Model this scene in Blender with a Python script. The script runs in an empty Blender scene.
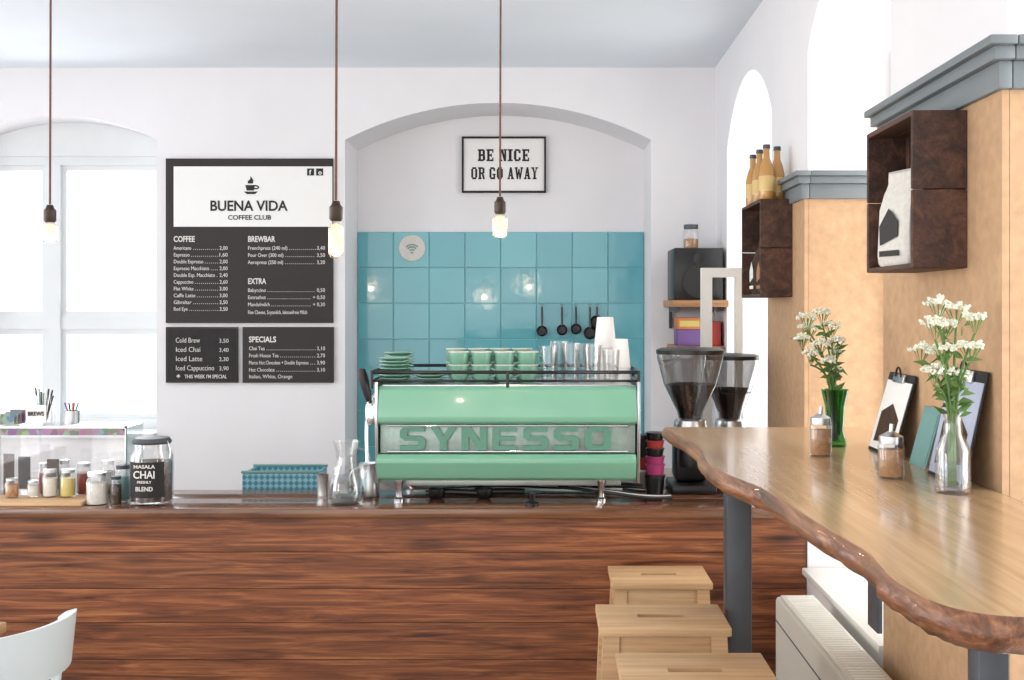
import bpy, bmesh, math, random
from mathutils import Vector, Matrix
random.seed(7)
F=1100.0; VX=545.0; HY=308.0; HC=1.65
def PX(px,D): return (px-VX)*D/F
def PZ(py,D): return HC-(py-HY)*D/F
def P(px,py,D): return (PX(px,D),D,PZ(py,D))
sc=bpy.context.scene
col=sc.collection
def lin(c):
    r=[]
    for v in c[:3]:
        v=v/255.0
        r.append(v/12.92 if v<=0.04045 else ((v+0.055)/1.055)**2.4)
    return (r[0],r[1],r[2],1)
# ---------------- materials
def newmat(name):
    m=bpy.data.materials.new(name); m.use_nodes=True
    nt=m.node_tree; b=nt.nodes['Principled BSDF']
    return m,nt,b
def pbr(name,c,rough=0.5,metal=0.0,var=0.06,scale=8.0,bump=0.0,coat=0.0,emit=None,es=0,stretch=(1,1,1)):
    m,nt,b=newmat(name)
    tc=nt.nodes.new('ShaderNodeTexCoord'); mp=nt.nodes.new('ShaderNodeMapping'); mp.inputs['Scale'].default_value=stretch
    nz=nt.nodes.new('ShaderNodeTexNoise'); nz.inputs['Scale'].default_value=scale; nz.inputs['Detail'].default_value=4
    rp=nt.nodes.new('ShaderNodeValToRGB')
    L=lin(c)
    rp.color_ramp.elements[0].position=0.3; rp.color_ramp.elements[1].position=0.7
    rp.color_ramp.elements[0].color=(L[0]*(1-var),L[1]*(1-var),L[2]*(1-var),1)
    rp.color_ramp.elements[1].color=(min(1,L[0]*(1+var)),min(1,L[1]*(1+var)),min(1,L[2]*(1+var)),1)
    nt.links.new(tc.outputs['Object'],mp.inputs[0]); nt.links.new(mp.outputs[0],nz.inputs['Vector'])
    nt.links.new(nz.outputs['Fac'],rp.inputs[0]); nt.links.new(rp.outputs[0],b.inputs['Base Color'])
    b.inputs['Roughness'].default_value=rough; b.inputs['Metallic'].default_value=metal
    if coat: b.inputs['Coat Weight'].default_value=coat; b.inputs['Coat Roughness'].default_value=0.08
    if bump:
        bp=nt.nodes.new('ShaderNodeBump'); bp.inputs['Strength'].default_value=bump; bp.inputs['Distance'].default_value=0.01
        nt.links.new(nz.outputs['Fac'],bp.inputs['Height']); nt.links.new(bp.outputs[0],b.inputs['Normal'])
    if emit:
        b.inputs['Emission Color'].default_value=lin(emit); b.inputs['Emission Strength'].default_value=es
    return m
def wood(name,cols,grain='X',rough=0.4,coat=0.0,fine=1.0,knots=False,bump=0.15,isl=0.35,linew=0.45):
    m,nt,b=newmat(name); N=nt.nodes.new; Lk=nt.links.new
    tc=N('ShaderNodeTexCoord'); geo=N('ShaderNodeNewGeometry')
    mul=N('ShaderNodeVectorMath'); mul.operation='SCALE'; mul.inputs[0].default_value=(13.1,7.7,5.3)
    Lk(geo.outputs['Random Per Island'],mul.inputs['Scale'])
    add=N('ShaderNodeVectorMath'); add.operation='ADD'
    Lk(tc.outputs['Object'],add.inputs[0]); Lk(mul.outputs[0],add.inputs[1])
    mp=N('ShaderNodeMapping')
    s={'X':(0.9,14,14),'Y':(14,0.9,14),'Z':(14,14,0.9)}[grain]
    mp.inputs['Scale'].default_value=tuple(v*fine for v in s)
    Lk(add.outputs[0],mp.inputs[0])
    nz=N('ShaderNodeTexNoise'); nz.inputs['Scale'].default_value=1.6; nz.inputs['Detail'].default_value=8; nz.inputs['Roughness'].default_value=0.62; nz.inputs['Distortion'].default_value=0.9
    Lk(mp.outputs[0],nz.inputs['Vector'])
    rp=N('ShaderNodeValToRGB'); els=rp.color_ramp.elements
    els[0].position=0.30; els[0].color=lin(cols[0]); els[1].position=0.72; els[1].color=lin(cols[2])
    e=els.new(0.5); e.color=lin(cols[1])
    Lk(nz.outputs['Fac'],rp.inputs[0]); out=rp.outputs[0]
    mp2=N('ShaderNodeMapping'); mp2.inputs['Scale'].default_value=tuple(v*fine*6 if v>1 else v*2 for v in s); Lk(add.outputs[0],mp2.inputs[0])
    n2=N('ShaderNodeTexNoise'); n2.inputs['Scale'].default_value=1.5; n2.inputs['Detail'].default_value=3; Lk(mp2.outputs[0],n2.inputs['Vector'])
    mx=N('ShaderNodeMix'); mx.data_type='RGBA'; mx.blend_type='MULTIPLY'; mx.inputs[0].default_value=linew
    r2=N('ShaderNodeValToRGB'); r2.color_ramp.elements[0].position=0.35; r2.color_ramp.elements[0].color=(0.35,0.33,0.3,1); r2.color_ramp.elements[1].position=0.6; r2.color_ramp.elements[1].color=(1,1,1,1)
    Lk(n2.outputs['Fac'],r2.inputs[0]); Lk(out,mx.inputs[6]); Lk(r2.outputs[0],mx.inputs[7]); out=mx.outputs[2]
    if knots:
        mp3=N('ShaderNodeMapping'); k={'X':(2.2,8,8),'Y':(8,2.2,8),'Z':(8,8,2.2)}[grain]; mp3.inputs['Scale'].default_value=k; Lk(add.outputs[0],mp3.inputs[0])
        vo=N('ShaderNodeTexVoronoi'); vo.inputs['Scale'].default_value=1.0; Lk(mp3.outputs[0],vo.inputs['Vector'])
        r3=N('ShaderNodeValToRGB'); r3.color_ramp.elements[0].position=0.04; r3.color_ramp.elements[0].color=(0.10,0.06,0.04,1); r3.color_ramp.elements[1].position=0.22; r3.color_ramp.elements[1].color=(1,1,1,1)
        Lk(vo.outputs['Distance'],r3.inputs[0])
        m3=N('ShaderNodeMix'); m3.data_type='RGBA'; m3.blend_type='MULTIPLY'; m3.inputs[0].default_value=0.85
        Lk(out,m3.inputs[6]); Lk(r3.outputs[0],m3.inputs[7]); out=m3.outputs[2]
    hs=N('ShaderNodeHueSaturation'); mr=N('ShaderNodeMapRange'); mr.inputs['To Min'].default_value=1-isl; mr.inputs['To Max'].default_value=1+isl
    Lk(geo.outputs['Random Per Island'],mr.inputs['Value']); Lk(mr.outputs[0],hs.inputs['Value']); Lk(out,hs.inputs['Color'])
    Lk(hs.outputs[0],b.inputs['Base Color'])
    bp=N('ShaderNodeBump'); bp.inputs['Strength'].default_value=bump; bp.inputs['Distance'].default_value=0.004
    Lk(n2.outputs['Fac'],bp.inputs['Height']); Lk(bp.outputs[0],b.inputs['Normal'])
    b.inputs['Roughness'].default_value=rough
    if coat: b.inputs['Coat Weight'].default_value=coat; b.inputs['Coat Roughness'].default_value=0.12
    return m
def thin_glass(name,tint=(255,255,255),refl=0.35,base=0.04):
    m=bpy.data.materials.new(name); m.use_nodes=True; nt=m.node_tree; nt.nodes.clear(); N=nt.nodes.new
    o=N('ShaderNodeOutputMaterial'); t=N('ShaderNodeBsdfTransparent'); g=N('ShaderNodeBsdfGlossy'); mx=N('ShaderNodeMixShader'); lw=N('ShaderNodeLayerWeight'); mr=N('ShaderNodeMapRange')
    t.inputs[0].default_value=lin(tint); g.inputs['Roughness'].default_value=0.03
    lw.inputs['Blend'].default_value=0.35
    mr.inputs['To Min'].default_value=base; mr.inputs['To Max'].default_value=refl+base
    nt.links.new(lw.outputs['Facing'],mr.inputs[0]); nt.links.new(mr.outputs[0],mx.inputs[0]); nt.links.new(t.outputs[0],mx.inputs[1]); nt.links.new(g.outputs[0],mx.inputs[2]); nt.links.new(mx.outputs[0],o.inputs[0])
    return m
M={}
M['wall']=pbr('wall_plaster',(234,233,236),0.75,var=0.02,scale=3,bump=0.04)
M['ceil']=pbr('ceiling_paint',(232,239,247),0.8,var=0.02,scale=2)
M['frame']=pbr('white_window_paint',(220,224,226),0.4,var=0.02)
M['ochre']=pbr('ochre_plaster_panel',(192,156,120),0.7,var=0.10,scale=34,bump=0.15)
M['trim']=pbr('grey_trim_paint',(116,124,128),0.45,var=0.06,scale=6)
M['counter']=wood('reddish_pine_planks',[(72,36,20),(138,80,48),(188,122,76)],'X',0.45,0.1,fine=1.8,knots=True,isl=0.14,linew=.55)
M['ctop']=wood('dark_countertop_wood',[(76,46,30),(124,82,56),(156,112,80)],'X',0.22,0.5,isl=0.1)
M['slab']=wood('varnished_live_edge_wood',[(168,132,94),(194,160,120),(210,180,142)],'Y',0.26,0.6,fine=0.55,bump=0.05,isl=0.0,linew=.25)
M['bark']=wood('live_edge_bark',[(74,46,32),(134,86,58),(182,130,94)],'Y',0.5,0.2,fine=1.4,bump=0.5,isl=0.0)
M['birch']=wood('pale_birch',[(188,148,106),(206,168,126),(220,186,144)],'X',0.5,0.0,isl=0.05,bump=0.06,linew=.25)
M['crate']=wood('dark_crate_wood',[(38,23,18),(74,46,35),(110,74,55)],'Y',0.6,0.0,isl=0.3,bump=0.4)
M['shelfwood']=wood('shelf_wood',[(140,96,60),(176,130,88),(200,156,112)],'X',0.5)
M['floor']=wood('dark_floor_boards',[(84,60,44),(118,90,70),(144,114,90)],'Y',0.45,isl=0.2)
M['mint']=pbr('mint_green_enamel',(120,176,150),0.3,var=0.02,coat=0.5)
M['mintc']=pbr('mint_ceramic',(116,166,146),0.25,var=0.03,coat=0.4)
M['mintdark']=pbr('mint_letters',(84,136,116),0.35,var=0.03)
M['steel']=pbr('brushed_steel',(205,208,210),0.28,metal=1.0,var=0.05,stretch=(1,40,40))
M['steelplate']=pbr('pale_steel_plate',(186,194,190),0.4,metal=0.5,var=0.04,stretch=(1,40,40))
M['nameplate']=pbr('perforated_name_plate',(158,176,170),0.42,metal=0.45,var=0.12,scale=60,stretch=(1,1,1))
M['chrome']=pbr('chrome',(225,225,228),0.08,metal=1.0,var=0.01)
M['black']=pbr('black_plastic',(18,18,20),0.35,var=0.1)
M['blackm']=pbr('black_matte',(28,27,28),0.7,var=0.1)
M['board']=pbr('menu_board_black',(46,40,40),0.7,var=0.06)
M['chalk']=pbr('chalkboard',(38,36,36),0.8,var=0.2,scale=20)
M['paper']=pbr('white_paper',(240,240,238),0.6,var=0.01)
M['ink']=pbr('black_ink',(22,20,22),0.6,var=0.05)
M['white']=pbr('white_enamel',(232,232,228),0.35,var=0.02)
M['rad']=pbr('radiator_cream_enamel',(210,208,198),0.4,var=0.02)
M['lettering']=pbr('menu_white_lettering',(228,225,221),0.6,var=0.02)
M['chairpaint']=pbr('pale_blue_white_paint',(216,228,232),0.35,var=0.02)
M['greysteel']=pbr('raw_dark_steel',(78,82,88),0.45,metal=0.5,var=0.12,scale=12)
M['cord']=pbr('brown_textile_cord',(112,78,66),0.8,var=0.15,scale=60)
M['glass']=thin_glass('clear_glass',base=.05,refl=.45)
M['pane']=thin_glass('window_glass',refl=0.1,base=0.01)
M['ggreen']=thin_glass('green_glass',(130,195,130))
M['water']=thin_glass('water',(225,236,238),0.3)
M['hopper']=thin_glass('smoked_hopper',(205,205,205),0.45,.08)
M['beans']=pbr('coffee_beans',(46,30,23),0.5,var=0.6,scale=120,bump=0.8)
M['spice']=pbr('dark_spice_mix',(66,44,30),0.8,var=0.5,scale=90,bump=0.5)
M['salt']=pbr('sugar',(217,214,207),0.8,var=0.08,scale=90)
M['brownsugar']=pbr('brown_sugar',(166,124,84),0.8,var=0.25,scale=90)
M['stem']=pbr('green_stem',(86,120,58),0.6,var=0.2,scale=20)
M['petal']=pbr('white_petals',(228,230,212),0.7,var=0.10,scale=30)
M['bottle']=pbr('amber_lemonade',(186,138,72),0.12,var=0.15,coat=0.8)
M['label']=pbr('label_paper',(214,184,124),0.5,var=0.1)
M['red']=pbr('red_paper',(170,54,50),0.5); M['magenta']=pbr('magenta_plastic',(180,64,120),0.4)
M['orange']=pbr('orange_card',(200,124,74),0.5); M['purple']=pbr('violet_card',(112,82,142),0.5)
M['teal']=pbr('teal_card',(110,154,150),0.5); M['yellow']=pbr('yellow_jar',(206,190,110),0.4); M['green']=pbr('green_jar',(140,166,114),0.4)
M['bluepage']=pbr('pale_blue_page',(176,184,206),0.6)
M['rubber']=pbr('cable_rubber',(24,24,26),0.5)
M['socket']=pbr('dark_brass_socket',(60,47,38),0.4,metal=0.4)
def emis(name,c,s):
    m,nt,b=newmat(name); b.inputs['Base Color'].default_value=lin(c); b.inputs['Emission Color'].default_value=lin(c); b.inputs['Emission Strength'].default_value=s
    return m
M['fil']=emis('glowing_filament',(255,180,90),6)
M['glow']=emis('warm_bulb_glow',(255,216,160),.85)
m,nt,b=newmat('turquoise_glazed_tile'); g=nt.nodes.new('ShaderNodeNewGeometry'); rp=nt.nodes.new('ShaderNodeValToRGB')
rp.color_ramp.elements[0].color=lin((88,164,176)); rp.color_ramp.elements[1].color=lin((104,180,190))
nt.links.new(g.outputs['Random Per Island'],rp.inputs[0]); nt.links.new(rp.outputs[0],b.inputs['Base Color'])
b.inputs['Roughness'].default_value=0.12; b.inputs['Coat Weight'].default_value=0.5
nz=nt.nodes.new('ShaderNodeTexNoise'); nz.inputs['Scale'].default_value=9; tc=nt.nodes.new('ShaderNodeTexCoord'); nt.links.new(tc.outputs['Object'],nz.inputs['Vector'])
bp=nt.nodes.new('ShaderNodeBump'); bp.inputs['Strength'].default_value=0.2; bp.inputs['Distance'].default_value=0.01; nt.links.new(nz.outputs['Fac'],bp.inputs['Height']); nt.links.new(bp.outputs[0],b.inputs['Normal'])
M['tile']=m
M['grout']=pbr('tile_grout',(145,198,203),0.8)
m,nt,b=newmat('patterned_turquoise_plastic'); tc=nt.nodes.new('ShaderNodeTexCoord'); mp=nt.nodes.new('ShaderNodeMapping'); ck=nt.nodes.new('ShaderNodeTexChecker')
mp.inputs['Rotation'].default_value=(0,math.radians(45),0); ck.inputs['Scale'].default_value=60; ck.inputs[1].default_value=lin((70,140,165)); ck.inputs[2].default_value=lin((150,195,205))
nt.links.new(tc.outputs['Object'],mp.inputs[0]); nt.links.new(mp.outputs[0],ck.inputs['Vector']); nt.links.new(ck.outputs[0],b.inputs['Base Color']); M['pattern']=m
m,nt,b=newmat('postcard_strip'); tc=nt.nodes.new('ShaderNodeTexCoord'); vo=nt.nodes.new('ShaderNodeTexVoronoi'); vo.inputs['Scale'].default_value=40; hs=nt.nodes.new('ShaderNodeHueSaturation'); hs.inputs['Saturation'].default_value=0.6; hs.inputs['Value'].default_value=0.4
nt.links.new(tc.outputs['Object'],vo.inputs['Vector']); nt.links.new(vo.outputs['Color'],hs.inputs['Color']); nt.links.new(hs.outputs[0],b.inputs['Base Color']); M['cards']=m
# ---------------- geometry helpers
def grp(name,loc=(0,0,0)):
    e=bpy.data.objects.new(name,None); e.location=loc; e.empty_display_size=0.05; col.objects.link(e); return e
def attach(o,parent):
    if parent is not None:
        o.parent=parent; o.matrix_parent_inverse=Matrix.Translation(-Vector(parent.location))
def fin(name,bm,mat,parent,smooth=False):
    me=bpy.data.meshes.new(name); bmesh.ops.recalc_face_normals(bm,faces=bm.faces[:]); bm.to_mesh(me); bm.free()
    if smooth:
        for p in me.polygons: p.use_smooth=True
        try: me.set_sharp_from_angle(angle=math.radians(40))
        except Exception: pass
    for mm in (mat if isinstance(mat,(list,tuple)) else [mat]): me.materials.append(mm)
    o=bpy.data.objects.new(name,me); col.objects.link(o); attach(o,parent); return o
def addbox(bm,x0,x1,y0,y1,z0,z1,bev=0.0,rot=None,seg=2):
    r=bmesh.ops.create_cube(bm,size=1.0); vs=r['verts']
    for v in vs:
        v.co=Vector(((x0+x1)/2+v.co.x*(x1-x0),(y0+y1)/2+v.co.y*(y1-y0),(z0+z1)/2+v.co.z*(z1-z0)))
    if bev>0:
        es=list({e for v in vs for e in v.link_edges})
        bmesh.ops.bevel(bm,geom=es,offset=bev,segments=seg,affect='EDGES',profile=0.5)
def box(name,x0,x1,y0,y1,z0,z1,mat,parent=None,bev=0.0):
    bm=bmesh.new(); addbox(bm,min(x0,x1),max(x0,x1),min(y0,y1),max(y0,y1),min(z0,z1),max(z0,z1),bev); return fin(name,bm,mat,parent,bev>0)
def boxes(name,lst,mat,parent=None,bev=0.0):
    bm=bmesh.new()
    for b_ in lst: addbox(bm,*b_,bev)
    return fin(name,bm,mat,parent,bev>0)
def addlathe(bm,prof,c,seg=28):
    rings=[]
    for r,z in prof:
        if r<1e-5: rings.append([bm.verts.new((c[0],c[1],c[2]+z))])
        else: rings.append([bm.verts.new((c[0]+r*math.cos(2*math.pi*i/seg),c[1]+r*math.sin(2*math.pi*i/seg),c[2]+z)) for i in range(seg)])
    for a,b_ in zip(rings,rings[1:]):
        for i in range(seg):
            j=(i+1)%seg
            if len(a)==1 and len(b_)==1: continue
            if len(a)==1: bm.faces.new((a[0],b_[i],b_[j]))
            elif len(b_)==1: bm.faces.new((a[i],a[j],b_[0]))
            else: bm.faces.new((a[i],a[j],b_[j],b_[i]))
def lathe(name,prof,c,mat,parent=None,seg=28):
    bm=bmesh.new(); addlathe(bm,prof,c,seg); return fin(name,bm,mat,parent,True)
def tube(name,pts,r,mat,parent=None,smooth=True,cyc=False):
    cu=bpy.data.curves.new(name,'CURVE'); cu.dimensions='3D'; cu.bevel_depth=r; cu.bevel_resolution=3; cu.use_fill_caps=True
    if smooth and len(pts)>2:
        sp=cu.splines.new('NURBS'); sp.points.add(len(pts)-1)
        for p,q in zip(sp.points,pts): p.co=(q[0],q[1],q[2],1)
        sp.order_u=3; sp.use_endpoint_u=True; sp.use_cyclic_u=cyc; sp.resolution_u=6
    else:
        sp=cu.splines.new('POLY'); sp.points.add(len(pts)-1)
        for p,q in zip(sp.points,pts): p.co=(q[0],q[1],q[2],1)
        sp.use_cyclic_u=cyc
    cu.materials.append(mat); o=bpy.data.objects.new(name,cu); col.objects.link(o); attach(o,parent); return o
def prism(name,prof,x0,x1,mat,parent=None,axis='X',bev=0.0):
    bm=bmesh.new()
    f=(lambda t,a,b_:(t,a,b_)) if axis=='X' else ((lambda t,a,b_:(a,t,b_)) if axis=='Y' else (lambda t,a,b_:(a,b_,t)))
    A=[bm.verts.new(f(x0,a,b_)) for a,b_ in prof]; B=[bm.verts.new(f(x1,a,b_)) for a,b_ in prof]
    bm.faces.new(A); bm.faces.new(B[::-1]); n=len(prof)
    for i in range(n): bm.faces.new((A[i],A[(i+1)%n],B[(i+1)%n],B[i]))
    if bev: bmesh.ops.bevel(bm,geom=bm.edges[:],offset=bev,segments=2,affect='EDGES',profile=0.5)
    return fin(name,bm,mat,parent,bev>0)
def text(name,body,loc,cap,mat,parent=None,width=None,align='LEFT',bold=0.0,ext=0.0008,rot=(math.pi/2,0,0)):
    cu=bpy.data.curves.new(name,'FONT'); cu.body=body; cu.size=cap/0.70; cu.align_x=align; cu.extrude=ext; cu.offset=bold*cap
    cu.materials.append(mat); cu.resolution_u=3
    o=bpy.data.objects.new(name,cu); col.objects.link(o)
    if width:
        bpy.context.view_layer.update()
        d=o.dimensions.x
        if d>0: o.scale.x=width/d
    o.location=loc; o.rotation_euler=rot
    attach(o,parent); return o
def arch_wall(name,mapf,u0,u1,H,ops,t,mat,t_end=None):
    bm=bmesh.new()
    def q(*pts): bm.faces.new([bm.verts.new(mapf(*p)) for p in pts])
    def slab_(a,b_,z0,z1):
        q((a,z0,0),(b_,z0,0),(b_,z1,0),(a,z1,0)); q((a,z0,t),(b_,z0,t),(b_,z1,t),(a,z1,t))
    cur=u0
    for (a,b_,sill,spr,apx) in sorted(ops):
        slab_(cur,a,0,H); cur=b_
        if sill>0:
            slab_(a,b_,0,sill); q((a,sill,0),(b_,sill,0),(b_,sill,t),(a,sill,t))
        q((a,sill,0),(a,spr,0),(a,spr,t),(a,sill,t)); q((b_,sill,0),(b_,spr,0),(b_,spr,t),(b_,sill,t))
        h=apx-spr; w=(b_-a)/2; R=(w*w+h*h)/(2*h); c=(a+b_)/2; n=28
        us=[a+(b_-a)*i/n for i in range(n+1)]; zz=[apx-R+math.sqrt(max(0,R*R-(u-c)**2)) for u in us]
        for i in range(n):
            for tt in (0,t): q((us[i],zz[i],tt),(us[i+1],zz[i+1],tt),(us[i+1],H,tt),(us[i],H,tt))
            q((us[i],zz[i],0),(us[i+1],zz[i+1],0),(us[i+1],zz[i+1],t),(us[i],zz[i],t))
    slab_(cur,u1,0,H)
    q((u0,0,0),(u0,H,0),(u0,H,t),(u0,0,t)); q((u1,0,0),(u1,H,0),(u1,H,t),(u1,0,t)); q((u0,H,0),(u1,H,0),(u1,H,t),(u0,H,t))
    bmesh.ops.remove_doubles(bm,verts=bm.verts[:],dist=1e-4)
    return fin(name,bm,mat,None)
# ---------------- ROOM
XW=0.92; DB=5.95; H=2.95; XL=-4.0; YR=-1.6
arch_wall('wall_back',lambda u,v,t:(u,DB+t,v),XL,XW,H,[(-3.19,-2.10,0.95,2.56,2.69),(-1.082,0.573,0.0,2.56,2.76)],0.40,M['wall'])
arch_wall('wall_right',lambda u,v,t:(XW+t,u,v),YR,DB+0.4,H,[(1.10,2.19,0.72,2.5,2.75),(2.93,3.85,0.72,2.55,2.76),(4.46,5.56,0.95,2.45,2.72)],0.38,M['wall'])
arch_wall('wall_left',lambda u,v,t:(XL-t,u,v),YR,DB+0.4,H,[(-1.0,0.8,0.5,2.5,2.75),(1.6,3.4,0.5,2.5,2.75),(3.9,5.3,0.6,2.5,2.75)],0.3,M['wall'])  # unseen wall; its openings are added to let fill light in
box('wall_niche',-1.3,0.8,DB+0.402,DB+0.48,0,H,M['wall'])
box('ceiling',XL-0.3,XW+0.38,YR,DB+0.48,H,H+0.1,M['ceil'])
bm=bmesh.new(); y=XL-0.3
while y<XW+0.38: 
    addbox(bm,y,min(y+0.148,XW+0.38),YR,DB+0.48,-0.06,0.0); y+=0.15
fin('floor',bm,M['floor'],None)
w=grp('window_1',(-2.645,6.2,0.95))
fy0,fy1=6.17,6.23
zt=PZ(166,6.2); zm=PZ(323,6.2)
xm=PX(56,6.2); xr=-2.105; xl=-3.185
boxes('frame',[(xl,xl+0.05,fy0,fy1,0.955,zt+.05),(xr-0.05,xr,fy0,fy1,0.955,zt+.05),(xm-0.04,xm+0.04,fy0-.012,fy1,0.955,zt),(xl+.05,xr-.05,fy0+.002,fy1-.002,zt,zt+.05),(xl+.05,xr-.05,fy0+.002,fy1-.002,.955,1.03),(xl+.05,xm-.04,fy0+.002,fy1-.002,zm-.035,zm+.035),(xm+.04,xr-.05,fy0+.002,fy1-.002,zm-.035,zm+.035)],M['frame'],w)
L=[]
for (a,b_) in ((xl+0.05,xm-0.04),(xm+0.04,xr-0.05)):
    for (c,d) in ((1.03,zm-0.035),(zm+0.035,zt)):
        L+= [(a,a+0.03,fy0+0.012,fy1-.012,c,d),(b_-0.03,b_,fy0+0.012,fy1-.012,c,d),(a+.03,b_-.03,fy0+0.013,fy1-.013,c,c+0.03),(a+.03,b_-.03,fy0+0.013,fy1-.013,d-0.03,d)]
boxes('casements',L,M['frame'],w)
box('glass',xl+.05,xr-.05,6.2,6.202,1.03,zt,M['pane'],w)
_h=.13; _w=.545; _R=(_w*_w+_h*_h)/(2*_h); _c=-2.645
prism('lunette_panel',[(-3.189,zt+0.05)]+[(_c-_w+.001+2*(_w-.001)*i/28, 2.69-_R+math.sqrt(_R*_R-(-_w+.001+2*(_w-.001)*i/28)**2)-.0005) for i in range(29)]+[(-2.101,zt+0.05)],6.16,6.22,M['frame'],w,axis='Y')
box('sill_1',xl,xr,5.90,6.165,0.951,0.975,M['frame'],w,0.004)
def side_window(i,a,b_,sill,spr,apx,x,sgn=1):
    w=grp('window_%d'%i,(x,(a+b_)/2,sill)); a+=.004; b_-=.004; sill+=.03; mid=(a+b_)/2; zz=(sill+spr)/2+.2
    L=[(x-.03,x+.03,a,a+.05,sill,spr),(x-.03,x+.03,b_-.05,b_,sill,spr),(x-.032,x+.032,mid-.035,mid+.035,sill,spr)]
    for (c,d) in ((a+.05,mid-.035),(mid+.035,b_-.05)):
        for (e,f) in ((sill,sill+.06),(zz,zz+.06),(spr-.06,spr)): L.append((x-.028,x+.028,c,d,e,f))
    boxes('frame',L,M['frame'],w); box('glass',x-.001,x+.001,a,b_,sill,spr,M['pane'],w)
side_window(2,4.46,5.56,.95,2.45,2.72,1.24); side_window(3,2.93,3.85,.72,2.55,2.76,1.24); side_window(4,1.10,2.19,.72,2.5,2.75,1.24)
ZS=HC-.365; TH=.048
def clad(i,a,b_,z0,ZT0,ZT1):
    L=[(XW-.015,XW-.0005,a-.012,b_+.012,z0,ZT0),(XW+.0005,1.20,a-.012,a-.0005,z0 if z0>.8 else .76,ZT0),(XW+.0005,1.20,b_+.0005,b_+.012,max(z0,.99),ZT0)]
    boxes('wall_panel_%d'%i,L,M['ochre'])
    t=grp('trim_%d'%i,(XW,a,ZT0)); hh=ZT1-ZT0
    bm=bmesh.new()
    for (o,z0_,z1_) in ((.028,ZT0,ZT0+hh*.55),(.042,ZT0+hh*.55,ZT0+hh*.82),(.055,ZT0+hh*.82,ZT1)):
        addbox(bm,XW-o,XW-.0005,a-o,b_+o,z0_,z1_,.003); addbox(bm,XW+.0005,1.20,a-o,a-.0005,z0_,z1_,.003); addbox(bm,XW+.0005,1.20,b_+.0005,b_+o,z0_,z1_,.003)
    fin('cornice',bm,M['trim'],t,True)
clad(1,3.85,4.46,1.16,2.03,2.125); clad(2,2.19,2.93,0.0,2.082,2.182)
# tiles in niche
DN=DB+0.40
g=grp('tile_backsplash',(0,DN,1.0))
bm=bmesh.new(); tw=PX(394,DN)-PX(358.3,DN); zt=PZ(232,DN); x0=PX(358,DN)
for i in range(8):
    for j in range(8):
        addbox(bm,x0+i*tw+.002,x0+(i+1)*tw-.002,DN-.014,DN-.004,zt-(j+1)*tw+.002,zt-j*tw-.002,.002,seg=1)
fin('tiles',bm,M['tile'],g,False)
box('grout',x0,x0+8*tw,DN-.009,DN-.001,zt-8*tw,zt,M['grout'],g)
g=grp('wifi_sticker',P(412,248,DN-.02)); c=P(412,248,DN-.021)
bm=bmesh.new(); n=32; r=.075
A=[bm.verts.new((c[0]+r*math.cos(i*2*math.pi/n),c[1],c[2]+r*math.sin(i*2*math.pi/n))) for i in range(n)]
B=[bm.verts.new((v.co.x,c[1]+.006,v.co.z)) for v in A]; bm.faces.new(A); bm.faces.new(B)
for i in range(n): bm.faces.new((A[i],A[(i+1)%n],B[(i+1)%n],B[i]))
fin('disc',bm,M['salt'],g)
for k,rr in enumerate((.018,.033,.048)):
    tube('wave_%d'%(k+1),[(c[0]+rr*math.sin(a),c[1]-.002,c[2]-.028+rr*math.cos(a)) for a in [math.radians(-45+9*i) for i in range(11)]],.0035,M['teal'],g)
lathe('dot',[(0,-.006),(.006,0),(0,.006)],(c[0],c[1]-.001,c[2]-.028),M['teal'],g,10)
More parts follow.
